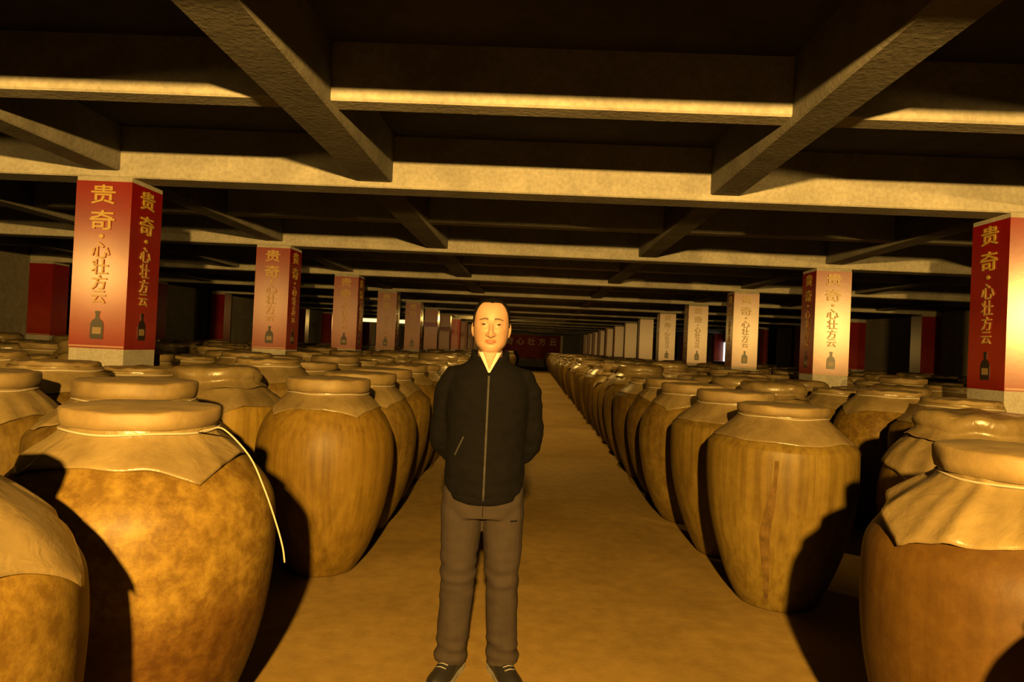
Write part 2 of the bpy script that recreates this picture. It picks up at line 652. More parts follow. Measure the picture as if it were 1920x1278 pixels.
# end wall banner
eb = tag(empty('wall_banner', (0, Y1 - 0.05, 0)), 'wide red banner with pale writing on the far end wall', 'banner')
bb = MB().box(-3.7, 2.5, -0.02, 0.0, 0.69, 2.75).build('banner_sheet', M['cloth_banner'], eb)
for i, ch in enumerate('贵奇心壮方云'):
    put_glyph(ch, (-2.9 + 0.95 * i, -0.03, 2.2), 0.66, (PI / 2, 0, 0), bb, M['border'])
ef = MB()
ef.box(2.5, 2.72, -0.05, 0, 0.6, 2.8)
ef.build('edge_strip', M['border'], eb)

# ------------------------------------------------------------------ jars
PROF = {
    'ridge': [(0, .235), (.02, .255), (.15, .325), (.35, .40), (.55, .450), (.75, .474), (.90, .478), (.965, .473), (.99, .460), (1.035, .408), (1.09, .338), (1.14, .283), (1.16, .27), (1.185, .268)],
    'round': [(0, .225), (.02, .245), (.15, .325), (.35, .405), (.55, .452), (.72, .472), (.85, .465), (.95, .435), (1.03, .385), (1.09, .330), (1.13, .285), (1.15, .268), (1.185, .265)],
    'squat': [(0, .25), (.02, .27), (.15, .345), (.35, .42), (.55, .462), (.72, .475), (.86, .470), (.93, .452), (1.00, .402), (1.07, .332), (1.12, .272), (1.15, .248), (1.185, .243)],
}
DENSE = {k: catmull(p, 4) for k, p in PROF.items()}


def body_mesh(kind, n, seed, step=1, amp=0.004):
    prof = DENSE[kind][::step]
    if prof[-1] != DENSE[kind][-1]:
        prof.append(DENSE[kind][-1])
    rings = []
    for (z, r) in prof:
        ring = []
        for j in range(n):
            a = 2 * PI * j / n
            d = amp * noise.noise(Vector((3 * math.cos(a), 3 * math.sin(a), z * 4 + seed * 9.1)))
            ring.append(((r + d) * math.cos(a), (r + d) * math.sin(a), z))
        rings.append(ring)
    return MB().rings(rings)


def arc_tables(kind):
    """arc length from the neck downwards -> (z, r, normal)"""
    P = [np.array(p) for p in DENSE[kind][::-1]]
    s = [0.0]
    for i in range(1, len(P)):
        s.append(s[-1] + float(np.linalg.norm(P[i] - P[i - 1])))
    return np.array(s), np.array([p[0] for p in P]), np.array([p[1] for p in P])


def cover_mesh(kind, n, m, seed, half=0.20, square=True, fold=0.02, rot=0.0):
    """sheet tied round the neck and hanging over the shoulder"""
    S_, Z_, R_ = arc_tables(kind)
    rings = []
    for i in range(m + 1):
        t = i / m
        ring = []
        for j in range(n):
            a = 2 * PI * j / n
            aa = a + rot
            L = half / max(abs(math.cos(aa)), abs(math.sin(aa))) if square else half
            L *= 1 + 0.10 * noise.noise(Vector((2.2 * math.cos(a), 2.2 * math.sin(a), seed * 3.7)))
            s = 0.005 + t * L
            z = float(np.interp(s, S_, Z_))
            r = float(np.interp(s, S_, R_))
            r2 = float(np.interp(s + 0.01, S_, R_))
            z2 = float(np.interp(s + 0.01, S_, Z_))
            nr, nz = (z - z2), (r2 - r)
            l = math.hypot(nr, nz) or 1
            f = 0.5 + 0.5 * noise.noise(Vector((5.5 * math.cos(a), 5.5 * math.sin(a), seed * 5.3 + t * 0.6)))
            f2 = max(0, math.sin(9 * a + 4 * noise.noise(Vector((math.cos(a), math.sin(a), seed)))))
            off = 0.006 + fold * (0.25 + t) * (0.6 * f * f + 0.4 * f2 ** 2)
            if t > 0.97:
                off *= 0.75
            rr, zz = r + nr / l * off, z + nz / l * off
            ring.append((rr * math.cos(a), rr * math.sin(a), zz))
        rings.append(ring)
    return MB().rings(rings, cap=False)


def lid_mesh(n, seed, r=0.29, h=0.085, z0=1.165, rough=0.008):
    prof = [(0.0, r * .93), (.008, r * .985), (h * .45, r), (h * .86, r * .995), (h * .96, r * .98), (h, r * .945), (h + .006, r * .55), (h + .008, .02)]
    rings = []
    for (z, q) in prof:
        ring = []
        for j in range(n):
            a = 2 * PI * j / n
            d = rough * noise.noise(Vector((2.5 * math.cos(a), 2.5 * math.sin(a), z * 12 + seed * 4.7)))
            dz = rough * 0.8 * noise.noise(Vector((3 * q * 4 * math.cos(a), 3 * q * 4 * math.sin(a), seed * 2.9)))
            ring.append(((q + d) * math.cos(a), (q + d) * math.sin(a), z0 + z + (dz if z > .01 else 0)))
        rings.append(ring)
    return MB().rings(rings)


def puff_mesh(n, m, seed, r=0.30):
    """loose plastic bag over the lid, gathered by the cord"""
    prof = [(.012, 1.272), (.12, 1.270), (.22, 1.266), (.285, 1.252), (.306, 1.225), (.308, 1.19), (.296, 1.163), (.315, 1.140), (.345, 1.120)]
    rings = []
    for i, (q, z) in enumerate(catmull(prof, 2)):
        ring = []
        for j in range(n):
            a = 2 * PI * j / n
            k = 0.4 + 0.6 * min(1, q / .28)
            c = noise.noise(Vector((3.1 * math.cos(a), 3.1 * math.sin(a), z * 9 + seed * 3.3))) + .7 * abs(noise.noise(Vector((8 * math.cos(a), 8 * math.sin(a), z * 14 + seed))))
            ring.append(((q + .014 * c * k) * math.cos(a), (q + .014 * c * k) * math.sin(a), z + .022 * k * noise.noise(Vector((9 * q * math.cos(a), 9 * q * math.sin(a), seed * 1.7)))))
        rings.append(ring)
    return MB().rings(rings, cap=False)


NECK = {k_: float(np.interp(1.157, [p[0] for p in v_], [p[1] for p in v_])) for k_, v_ in DENSE.items()}


def rope_mesh(n, k, r=0.279, z=1.157, th=.0065):
    mb = MB()
    pts = [(r * math.cos(2 * PI * i / n), r * math.sin(2 * PI * i / n), z + 0.003 * math.sin(5 * 2 * PI * i / n)) for i in range(n + 1)]
    return mb.tube(pts, th, k, cap=False)


def solid_sheet(o, th=0.003):
    m_ = o.modifiers.new('thickness', 'SOLIDIFY')
    m_.thickness = th
    m_.offset = 1


JARS = []    # (x, y)


def free(x, y, d=0.945):
    return all((x - a) ** 2 + (y - b_) ** 2 > d * d for a, b_ in JARS)


def special_jar(x, y, kind, mat, label, seed, half=.2, square=True, fold=.02, rot=0., scale=1., rz=0., n=72, xy=1., puff=False, lid_h=.085, lid_r=.29):
    root = empty('clay_jar', (x, y, 0), rz)
    root.scale = (xy, xy, scale)
    tag(root, label, 'jar', 'clay jars standing in rows')
    bd = body_mesh(kind, n, seed).build('body', M[mat], root, smooth=True)
    cv = cover_mesh(kind, n * 2, 18, seed, half, square, fold, rot).build('cover_sheet', M['sheet'], root, smooth=True)
    solid_sheet(cv)
    lid_mesh(n, seed, lid_r, lid_h).build('lid', M['lid'], root, smooth=True)
    rope_mesh(48, 6, NECK[kind] + .012, th=.0045).build('tie_cord', M['cord'], root, smooth=True)
    if puff:
        puff_mesh(64, 8, seed).build('cap_sheet', M['sheet'], root, smooth=True)
    JARS.append((x, y))
    return root


special_jar(-1.48, 1.44, 'squat', 'jar_mottled', 'shadowed clay jar cut off by the bottom left corner of the view', 1, .26, True, .02, .5, lid_r=.265)
L1 = special_jar(-1.40, 2.45, 'squat', 'jar_mottled', 'mottled clay jar with a thin pale cord hanging down its right side', 2, .165, True, .014, 1.396, lid_r=.262, lid_h=.066)
L2 = special_jar(-1.33, 4.50, 'round', 'jar_gold', 'smooth golden-brown clay jar standing just left of the man', 3, .15, True, .010, xy=.94)
special_jar(-1.37, 5.48, 'round', 'jar', 'brown clay jar showing as a sliver right behind the golden jar', 4, .17, True, .012)
special_jar(-1.42, 6.50, 'ridge', 'jar', 'brown clay jar seen between the man\'s arm and the golden jar', 5, .17, True, .012)
special_jar(-2.02, 3.46, 'ridge', 'jar', 'clay jar set back from the aisle behind the corded jar, lid just visible', 6, .18, True, .02)
special_jar(-2.98, 3.60, 'round', 'jar', 'dark clay jar with a gleaming lid rim at the left picture edge', 7, .2, True, .02)
R1 = special_jar(1.62, 2.25, 'squat', 'jar_brown', 'large clay jar with crumpled plastic sheet at the right picture edge', 8, .235, True, .045, .6, lid_r=.268)
R2 = special_jar(1.60, 4.36, 'ridge', 'jar_streaked', 'barrel-shaped clay jar with a dark drip stain, first full jar right of the aisle', 9, .235, False, .004, xy=.94, lid_h=.06)
special_jar(1.60, 5.37, 'ridge', 'jar_streaked', 'clay jar directly behind the drip-stained jar on the right aisle edge', 10, .235, False, .006)
special_jar(1.51, 6.38, 'round', 'jar', 'third full clay jar along the right aisle edge, rounded brown shoulder', 11, .16, True, .012)
special_jar(1.54, 7.41, 'round', 'jar', 'fourth full clay jar along the right aisle edge', 12, .16, True, .012)
special_jar(2.47, 3.84, 'round', 'jar', 'clay jar under wrinkled plastic between the crumpled-sheet jar and the stained jar', 13, .30, True, .04, .3, puff=True)
# jars beside the viewer: out of the frame, they throw the shadows in the lower corners
special_jar(-1.38, 0.40, 'squat', 'jar', 'clay jar beside the viewer left of the aisle', 14, .2)
special_jar(1.55, 1.19, 'squat', 'jar', 'clay jar beside the viewer right of the aisle', 15, .2)

# pale cord of the mottled jar, drip stain of the barrel jar
pts = catmull([(.25, -.09, 1.158), (.31, -.13, 1.175), (.37, -.155, 1.18), (.47, -.18, 1.10), (.533, -.20, 1.0), (.577, -.20, .893), (.605, -.20, .81), (.615, -.20, .757)], 5)
MB().tube(pts, 0.0030, 6).build('hanging_cord', M['cord'], L1, smooth=True)


def stain(root, kind, ang, width, z0, z1, seed):
    S_, Z_, R_ = arc_tables(kind)
    rows = []
    for i in range(25):
        z = z0 + (z1 - z0) * i / 24
        r = float(np.interp(z, [p[0] for p in DENSE[kind]], [p[1] for p in DENSE[kind]])) + 0.0055
        t_ = i / 24
        wd = width * (0.35 + 0.65 * math.sin(PI * min(1, t_ * 1.15)) ** 0.7) * (1 + 0.35 * noise.noise(Vector((z * 7, seed, 0))))
        c = ang + 0.05 * noise.noise(Vector((z * 3, seed, 5))) - 0.16 * (1 - t_)
        rows.append([((r) * math.cos(c + wd * u), r * math.sin(c + wd * u), z) for u in (-.5, -.25, 0, .25, .5)])
    return MB().rings(rows, closed=False, cap=False).build('drip_stain', M['stain'], root, smooth=True)


stain(R2, 'ridge', math.radians(-113), 0.13, 0.05, 0.93, 3)

# generic jars: a few kinds, shared mesh data
KINDS = []
for s_, (kind, mat, half, sq, fold) in enumerate([('ridge', 'jar', .22, False, .012), ('round', 'jar', .22, True, .045), ('squat', 'jar_streaked', .26, True, .05),
                                                   ('round', 'jar_mottled', .19, True, .03), ('ridge', 'jar_gold', .27, True, .05), ('squat', 'jar', .19, False, .02)]):
    b0 = body_mesh(kind, 36, 20 + s_, 2).build('body', M[mat], smooth=True)
    c0 = cover_mesh(kind, 56, 7, 20 + s_, half, sq, fold, s_ * .4).build('cover_sheet', M['sheet'], smooth=True)
    l0 = lid_mesh(32, 20 + s_, .268 + .01 * (s_ % 3), .045 + .014 * (s_ % 3), rough=.022).build('lid', M['lid'], smooth=True)
    r0 = rope_mesh(24, 5, NECK[kind] + .012).build('tie_cord', M['cord'], smooth=True)
    parts = [b0, c0, l0, r0]
    if s_ in (1, 2, 4):
        parts.append(puff_mesh(40, 8, 30 + s_).build('cap_sheet', M['sheet'], smooth=True))
    KINDS.append([(o.name.split('.')[0], o.data) for o in parts])
    for o in parts:
        bpy.data.objects.remove(o)

cand = []
rng = random.Random(11)
PILS = [(XPL, 6.0 + S * k) for k in range(13)] + [(XPR, 6.0 + S * k) for k in range(13)] \
    + [(WL, 6.0 + S * k) for k in range(2, 12)] + [(WR - PW, 6.0 + S * k) for k in range(2, 12)]


def hits_pillar(x, y):
    for px, py in PILS:
        dx = max(px - x, 0, x - px - PW)
        dy = max(py - y, 0, y - py - PW)
        if dx * dx + dy * dy < 0.5 * 0.5:
            return True
    return False


for side, xs in ((-1, 1.45), (1, 1.52)):
    for c in range(11):
        x = xs + c * 0.885
        if (side < 0 and x > -WL - 0.52) or (side > 0 and x > WR - 0.52):
            continue
        y = (7.62 if side < 0 else 8.40) - 1.025 * 8 + (c % 2) * 0.512
        while y < 57.5:
            if y > (1.6 if c else 7.0):
                xx = side * x + rng.uniform(-.02, .02)
                yy = y + rng.uniform(-.015, .015)
                px = 1010 + F_PX * (xx) / yy
                if -260 < px < 2180 and free(xx, yy) and not hits_pillar(xx, yy):
                    JARS.append((xx, yy))
                    cand.append((xx, yy, c, side))
            y += 1.025
# largest in view first: aisle rows show whole, the others only their tops
cand.sort(key=lambda q: q[1] * (1.0 if q[2] == 0 else 1.15 + 0.03 * q[2]))
near, far = cand[:285], cand[285:]


def zone(x, y, c, side):
    sd = 'left' if side < 0 else 'right'
    k = int((y - 6.0) // S)
    if c == 0:
        if y < 14:
            return 'clay jar in the row edging the %s side of the aisle, before third pillar' % sd
        return 'small distant clay jar in the row edging the %s side of the aisle' % sd
    col = 'inside the pillar row' if c <= 3 else 'beyond the pillar row'
    if k < 0:
        return 'plastic-capped clay jar %s of aisle, %s, before the first pillar' % (sd, col)
    if k == 0:
        return 'plastic-capped clay jar %s of aisle, %s, past the first pillar' % (sd, col)
    if k == 1:
        return 'plastic-capped clay jar %s of aisle, %s, past the second pillar' % (sd, col)
    return 'distant clay jar %s of aisle, %s, past the third pillar' % (sd, col)


ORD2 = ORD + ['fourteenth', 'fifteenth', 'sixteenth', 'seventeenth', 'eighteenth', 'nineteenth', 'twentieth']
cnt = {}
for (x, y, c, side) in sorted(near, key=lambda q: q[1]):
    lab = zone(x, y, c, side)
    sd = 'left' if side < 0 else 'right'
    i_ = cnt.get((c, side), 0)
    cnt[(c, side)] = i_ + 1
    if c == 0 and i_ < 12:
        lab = '%s clay jar along the %s aisle edge, counting away from the viewer' % (ORD2[i_ + (4 if side < 0 else 5)], sd)
    elif c > 0 and y < 10:
        lab = '%s plastic-capped jar in the %s column %s of the aisle' % ('frontmost' if i_ == 0 else ORD2[i_], ORD2[c], sd)
    root = empty('clay_jar', (x, y, 0), rng.uniform(0, 6.28))
    sc = rng.uniform(0.99, 1.09)
    root.scale = (min(sc, 1), min(sc, 1), sc)
    root.rotation_euler.x = rng.uniform(-.012, .012)
    tag(root, lab, 'jar', 'clay jars standing in rows')
    for nm, me in KINDS[rng.randrange(len(KINDS))]:
        link(nm, me, None, root)

# the rest of the field: one object
prof = [(0, .24), (.15, .33), (.5, .44), (.8, .472), (.95, .44), (1.08, .33), (1.15, .275), (1.155, .295), (1.23, .29), (1.245, .24)]
vv, ff, mi = [], [], []
n = 14
for (x, y, c, side) in far:
    sc = rng.uniform(0.99, 1.09)
    o0 = len(vv)
    for (z, r) in prof:
        for j in range(n):
            a = 2 * PI * j / n
            vv.append((x + r * math.cos(a), y + r * math.sin(a), z * sc))
    for i in range(len(prof) - 1):
        for j in range(n):
            k = (j + 1) % n
            ff.append((o0 + i * n + j, o0 + i * n + k, o0 + (i + 1) * n + k, o0 + (i + 1) * n + j))
            mi.append(0 if i < 4 else (1 if i < 6 else 2))
    ff.append(tuple(o0 + (len(prof) - 1) * n + j for j in range(n)))
    mi.append(2)
fo = mesh_obj('clay_jar_field', vv, ff, M['jar'], smooth=True)
fo.data.materials.append(M['sheet'])
fo.data.materials.append(M['lid'])
fo.data.polygons.foreach_set('material_index', mi)
tag(fo, 'far field of countless lidded clay jars filling the back of the cellar', 'jars', kind='stuff')

# ------------------------------------------------------------------ the man
M['skin'] = plain('skin', (0.62, 0.36, 0.235), 0.5, var=0.05, scale=20, spec=0.15)
M['lips'] = plain('lips', (0.46, 0.19, 0.125), 0.6, spec=0.1)
M['hair'] = plain('black_hair', (0.008, 0.006, 0.005), 0.8, bmp=0.6, scale=120, spec=0.05)
M['brow'] = plain('eyebrow', (0.13, 0.07, 0.045), 0.7)
M['eye_white'] = plain('eye_white', (0.24, 0.17, 0.13), 0.5, spec=0.05)
M['iris'] = plain('iris', (0.02, 0.012, 0.01), 0.5, spec=0.05)
M['jacket'] = plain('dark_jacket_cloth', (0.005, 0.004, 0.0045), 0.9, spec=0.06, var=0.2, scale=30, bmp=0.15)
M['rib'] = plain('jacket_rib', (0.005, 0.004, 0.0045), 0.9, spec=0.06)
M['zip'] = plain('zip_metal', (0.05, 0.044, 0.04), 0.7, 0.0, spec=0.1)
M['shirt'] = plain('pale_shirt', (0.70, 0.66, 0.58), 0.8)
M['trousers'] = plain('grey_trousers', (0.062, 0.046, 0.038), 0.9, spec=0.06, var=0.12, scale=12, bmp=0.1)
M['shoe'] = plain('black_shoe', (0.018, 0.015, 0.014), 0.5)
M['sole'] = plain('shoe_sole', (0.35, 0.32, 0.28), 0.7)
M['lace'] = plain('shoe_lace', (0.3, 0.28, 0.26), 0.8)

man = empty('person', (-0.188, 3.12, 0.0), math.radians(3))
tag(man, 'person in dark zipped jacket and grey trousers standing in the aisle, hands behind the back', 'person')


def ering(z, cx, cy, rx, ry, n=32, pw=2.3, front=0.0):
    out = []
    for j in range(n):
        a = 2 * PI * j / n
        ca, sa = math.cos(a), math.sin(a)
        x = rx * math.copysign(abs(ca) ** (2 / pw), ca)
        y = ry * math.copysign(abs(sa) ** (2 / pw), sa)
        out.append((cx + x, cy + y, z + front * max(0, -sa)))
    return out


def eloft(mb, rows, n=32, pw=2.3, sub=3):
    rows = [tuple(r) + (0,) * (6 - len(r)) for r in rows]
    return mb.rings([ering(*r[:5], n=n, pw=pw, front=r[5]) for r in catmull(rows, sub)])


# --- body: head, neck, torso, arms, hands, legs in one surface
HZ = 1.478       # chin height


def head_rings(sub=3, n=48):
    # z above chin, half width, front depth (towards -y), back depth
    T = [(-.022, .046, .030, .058), (-.012, .050, .052, .060), (0.0, .046, .078, .062), (.012, .052, .088, .066), (.03, .066, .092, .074), (.05, .073, .091, .084),
         (.075, .078, .092, .093), (.10, .080, .093, .098), (.125, .081, .091, .101), (.15, .081, .092, .102),
         (.175, .080, .089, .100), (.20, .074, .080, .092), (.22, .061, .064, .077), (.235, .039, .039, .050), (.243, .012, .012, .016)]
    rings = []
    for (z, hw, fd, bd) in catmull(T, sub):
        ring = []
        for j in range(n):
            a = 2 * PI * j / n
            ca, sa = math.cos(a), math.sin(a)
            d = fd if sa < 0 else bd
            x = hw * math.copysign(abs(ca) ** 0.88, ca)
            y = d * math.copysign(abs(sa) ** 0.88, sa)
            if sa < 0:
                # eye sockets
                ex = math.exp(-((abs(x) - .033) / .017) ** 2 - ((z - .123) / .011) ** 2)
                y += 0.010 * ex
                # brow ridge, cheek bones
                y -= 0.004 * math.exp(-((abs(x) - .03) / .022) ** 2 - ((z - .146) / .009) ** 2)
                y -= 0.005 * math.exp(-((abs(x) - .042) / .018) ** 2 - ((z - .095) / .016) ** 2)
                # mouth hollow and chin
                y += 0.003 * math.exp(-(x / .03) ** 2 - ((z - .036) / .006) ** 2)
            ring.append((x, y, HZ + z))
        rings.append(ring)
    return rings


mb = MB()
mb.rings(head_rings())
nose = [(0, -.086, HZ + .130), (0, -.094, HZ + .115), (0, -.103, HZ + .098), (0, -.110, HZ + .085), (0, -.107, HZ + .075), (0, -.093, HZ + .069)]
mb.tube(nose, [.007, .008, .0095, .0118, .011, .008], 12)
for s in (-1, 1):
    mb.ellipsoid((s * .0135, -.098, HZ + .079), (.0085, .011, .0085))
    # ears
    mb.ellipsoid((s * .0825, .012, HZ + .106), (.0075, .019, .033), rot=Matrix.Rotation(s * .35, 3, 'Z'))
    mb.ellipsoid((s * .0805, .004, HZ + .082), (.007, .011, .014))
    # eyelids
    mb.tube([(s * .018, -.0835, HZ + .1275), (s * .027, -.0865, HZ + .1315), (s * .037, -.0845, HZ + .1315), (s * .047, -.0765, HZ + .127)], [.003, .0042, .0042, .003], 8)
    mb.tube([(s * .018, -.0835, HZ + .122), (s * .029, -.0855, HZ + .1175), (s * .039, -.083, HZ + .118), (s * .047, -.0765, HZ + .1225)], [.003, .0038, .0038, .003], 8)
# lips
mb.tube([(-.027, -.082, HZ + .0515), (-.012, -.0935, HZ + .0555), (0, -.0955, HZ + .0545), (.012, -.0935, HZ + .0555), (.027, -.082, HZ + .0515)], [.003, .0055, .0055, .0055, .003], 10)
mb.tube([(-.024, -.083, HZ + .0475), (-.010, -.0925, HZ + .0445), (0, -.0945, HZ + .044), (.010, -.0925, HZ + .0445), (.024, -.083, HZ + .0475)], [.003, .006, .0065, .006, .003], 10)
# neck and trunk
eloft(mb, [(1.26, 0, .005, .10, .07), (1.36, 0, .006, .13, .07), (1.395, 0, .008, .09, .066), (1.42, 0, .010, .064, .062), (1.45, 0, .012, .057, .060), (1.50, 0, .012, .056, .060), (1.53, 0, .014, .054, .056)], 24)
eloft(mb, [(0.80, 0, 0, .13, .085), (0.9, 0, 0, .145, .09), (1.02, 0, 0, .135, .085), (1.15, 0, 0, .145, .09), (1.28, 0, 0, .155, .09), (1.37, 0, .005, .14, .07), (1.40, 0, .01, .07, .05)], 24)
SH, EL, WR_ = (.150, .012, 1.345), (.216, .085, 1.075), (.085, .175, .935)
for s in (-1, 1):
    mb.tube([(s * .10, .01, 1.33), (s * SH[0], SH[1], SH[2]), (s * .200, .045, 1.21), (s * EL[0], EL[1], EL[2]), (s * .165, .135, 1.0), (s * WR_[0], WR_[1], WR_[2])],
            [.034, .034, .030, .026, .025, .024], 14)
    # hand clasped behind the back: palm, four fingers, thumb
    palm = Vector((s * .045, .195 + .012 * s, .905 - .012 * s))
    mb.tube([(s * WR_[0], WR_[1], WR_[2]), (s * .068, .186 + .006 * s, .922 - .006 * s), tuple(palm), (s * .012, .203 + .014 * s, .885 - .016 * s)], [.026, .03, .038, .032], 12, sq=0.45)
    for q, ln in enumerate((.066, .074, .069, .054)):
        b0 = Vector((s * (.012 + .004 * q), .204 + .015 * s, .905 - .02 * q - .012 * s))
        d1 = Vector((-s * .8, .12, -.45)).normalized()
        d2 = Vector((-s * .75, -.25 + .1 * s, -.55)).normalized()
        mb.tube([b0, b0 + d1 * ln * .45, b0 + d1 * ln * .45 + d2 * ln * .35, b0 + d1 * ln * .45 + d2 * ln * .62], [.0095, .009, .0082, .0065], 8)
    t0 = Vector((s * .052, .20 + .014 * s, .93 - .012 * s))
    mb.tube([t0, t0 + Vector((-s * .022, .01, .004)), t0 + Vector((-s * .045, .012, -.006)), t0 + Vector((-s * .06, .008, -.014))], [.012, .0115, .0105, .008], 8)
    # legs
    mb.tube([(s * .085, 0, .86), (s * .093, -.002, .66), (s * .100, -.004, .48), (s * .108, .012, .32), (s * .113, .025, .09), (s * .116, 0.02, .05)], [.085, .075, .055, .052, .034, .028], 16)
    mb.tube([(s * .112, .05, .045), (s * .125, -.03, .044), (s * .142, -.09, .036)], [.024, .024, .014], 12)
body = fuse(mb, 'body', 0.0034, 3, M['skin'], man)
for mm in ('lips', 'skin'):
    body.data.materials.append(M[mm])
me = body.data
cen = np.empty(len(me.polygons) * 3)
me.polygons.foreach_get('center', cen)
cen = cen.reshape(-1, 3)
zc = cen[:, 2] - HZ
lip = (cen[:, 1] < -.082) & (np.abs(cen[:, 0]) < .025) & (np.abs(zc - .0495) < .0095 - 0.20 * np.abs(cen[:, 0]))
me.polygons.foreach_set('material_index', lip.astype(np.int32))
BV = BVHTree.FromPolygons([v.co for v in me.vertices], [tuple(p.vertices) for p in me.polygons])


def project(bv, x, z, y0=-0.6, d=(0, 1, 0)):
    h = bv.ray_cast(Vector((x, y0, z)), Vector(d))
    return h[0], h[1]


# eyes, eyebrows
for s in (-1, 1):
    p, nn = project(BV, s * .0325, HZ + .1245)
    c = (s * .0325, p.y + .0035, HZ + .1245)
    e = MB().ellipsoid(c, (.0135, .0055, .0050), 20, 14, Matrix.Rotation(s * .25, 3, 'Z')).build('eyeball', M['eye_white'], body, smooth=True)
    MB().ellipsoid((c[0], c[1] - .0030, c[2] + .0004), (.0095, .0036, .0047), 16, 10).build('iris', M['iris'], e, smooth=True)
    MB().tube([(s * .0175, c[1] - .0015, HZ + .1268), (s * .026, c[1] - .0058, HZ + .1298), (s * .036, c[1] - .0050, HZ + .1300), (s * .0475, c[1] + .0035, HZ + .1262)], [.0010, .0016, .0016, .0010], 6).build('eyelash_line', M['brow'], body, smooth=True)
    row = []
    for i in range(9):
        x = s * (.014 + .038 * i / 8)
        z = HZ + .1475 + .003 * math.sin(PI * min(1, i / 8 * 1.1)) - .003 * (i / 8) ** 2
        p, nn = project(BV, x, z)
        if p is None:
            continue
        hgt = .0045 * (1 - .55 * i / 8)
        row.append((p, nn, hgt))
    mb = MB()
    mb.rings([[p + Vector((0, 0, h)), p + nn * .003 + Vector((0, 0, h * .3)), p + nn * .003 - Vector((0, 0, h * .6)), p - Vector((0, 0, h))] for p, nn, h in row])
    mb.build('eyebrow', M['brow'], body, smooth=True)

# hair: close-cropped shell over the skull
rings = []
n = 56
hr = head_rings(8, 128)
T = [r for r in hr]
for ring in T:
    z = ring[0][2] - HZ
    if z < 0.06:
        continue
    rr = []
    for (x, y, zz) in ring:
        rr.append((x, y, zz))
    rings.append(rr)
vv, ff, keep = [], [], []
nn_ = len(rings[0])
for i, ring in enumerate(rings):
    for j, (x, y, z) in enumerate(ring):
        c = Vector((0, .005, HZ + .12))
        d = (Vector((x, y, z)) - c).normalized()
        th = .0045
        vv.append(Vector((x, y, z)) + d * th)
for i in range(len(rings) - 1):
    for j in range(nn_):
        k = (j + 1) % nn_
        q = [rings[i][j], rings[i][k], rings[i + 1][k], rings[i + 1][j]]
        cx, cy, cz = [sum(p[t_] for p in q) / 4 for t_ in range(3)]
        z = cz - HZ
        ang = math.atan2(abs(cx), -cy)           # 0 front, pi back
        # hairline: high over the brow, down the temples, behind the ears to the nape
        if ang < 0.75:
            lim = .226 - .004 * ang - .004 * math.exp(-(ang / .15) ** 2)
        elif ang < 1.15:
            lim = .223 - (ang - .75) / .4 * .08
        elif ang < 1.45:
            lim = .143 - (ang - 1.15) / .3 * .035
        elif ang < 1.95:
            lim = .140
        else:
            lim = .055
        if z > lim:
            ff.append((i * nn_ + j, i * nn_ + k, (i + 1) * nn_ + k, (i + 1) * nn_ + j))
top0 = (len(rings) - 1) * nn_
ff.append(tuple(top0 + j for j in range(nn_)))
hair = mesh_obj('hair', vv, ff, M['hair'], man, smooth=True)
bm = bmesh.new()
bm.from_mesh(hair.data)
bmesh.ops.delete(bm, geom=[v_ for v_ in bm.verts if not v_.link_faces], context='VERTS')
bm.to_mesh(hair.data)
bm.free()
so = hair.modifiers.new('thickness', 'SOLIDIFY')
so.thickness = 0.007
so.offset = -1

# --- jacket
mb = MB()
eloft(mb, [(0.835, 0, .0, .155, .120, -.035), (0.86, 0, 0, .166, .130, -.035), (0.885, 0, 0, .180, .142, -.03), (0.95, 0, 0, .184, .146, -.015), (1.05, 0, 0, .178, .140), (1.18, 0, 0, .184, .138),
           (1.29, 0, 0, .188, .132), (1.352, 0, .002, .178, .118), (1.398, 0, .006, .148, .100), (1.430, 0, .010, .106, .084), (1.455, 0, .012, .080, .074)], 40)
for s in (-1, 1):
    mb.tube([(s * .09, .008, 1.375), (s * .155, .010, 1.354), (s * .188, .018, 1.300), (s * .204, .045, 1.21), (s * .219, .075, 1.10), (s * .214, .105, 1.045), (s * .172, .140, 1.00), (s * .122, .165, .955), (s * .095, .178, .935)],
            [.050, .060, .058, .053, .049, .050, .047, .044, .041], 18)
jk = fuse(mb, 'jacket', 0.006, 5, M['jacket'], man)
displace(jk.data, lambda p: 0.006 * noise.noise(Vector((p.x * 9, p.y * 9, p.z * 14))) + 0.004 * noise.noise(Vector((p.x * 20 + 4, p.y * 20, p.z * 30))))
BJ = BVHTree.FromPolygons([v.co for v in jk.data.vertices], [tuple(p.vertices) for p in jk.data.polygons])


def strip(name, pts, wd, th, mat, parent, bv=None):
    """raised strip lying on the garment; pts = (x, z); wd sideways"""
    bv = bv or BJ
    rows = []
    for i, (x, z) in enumerate(pts):
        x2, z2 = pts[min(i + 1, len(pts) - 1)]
        x1, z1 = pts[max(i - 1, 0)]
        t_ = Vector((x2 - x1, 0, z2 - z1)).normalized()
        side = Vector((t_.z, 0, -t_.x))
        q = []
        for u, h in ((-1, -.002), (-1, th), (1, th), (1, -.002)):
            p, nn = project(bv, x + side.x * wd * u, z + side.z * wd * u)
            if p is None:
                p = Vector((x, rows[-1][0][1] if rows else -.13, z))
            q.append(p + Vector((0, -h, 0)))
        rows.append(q)
    return MB().rings(rows).build(name, mat, parent)


strip('zipper', [(0.0, 1.375 - i * .0145) for i in range(39)], .0042, .003, M['zip'], jk)
strip('placket', [(-.026, 1.335 - i * .02) for i in range(26)], .0022, .002, M['rib'], jk)
strip('placket', [(.026, 1.335 - i * .02) for i in range(26)], .0022, .002, M['rib'], jk)
strip('pocket_welt', [(-.135 + .036 * i / 7, 1.02 + .085 * i / 7) for i in range(8)], .0035, .004, M['zip'], jk)
strip('pocket_welt', [(.135 - .036 * i / 7, 1.02 + .085 * i / 7) for i in range(8)], .0035, .004, M['rib'], jk)
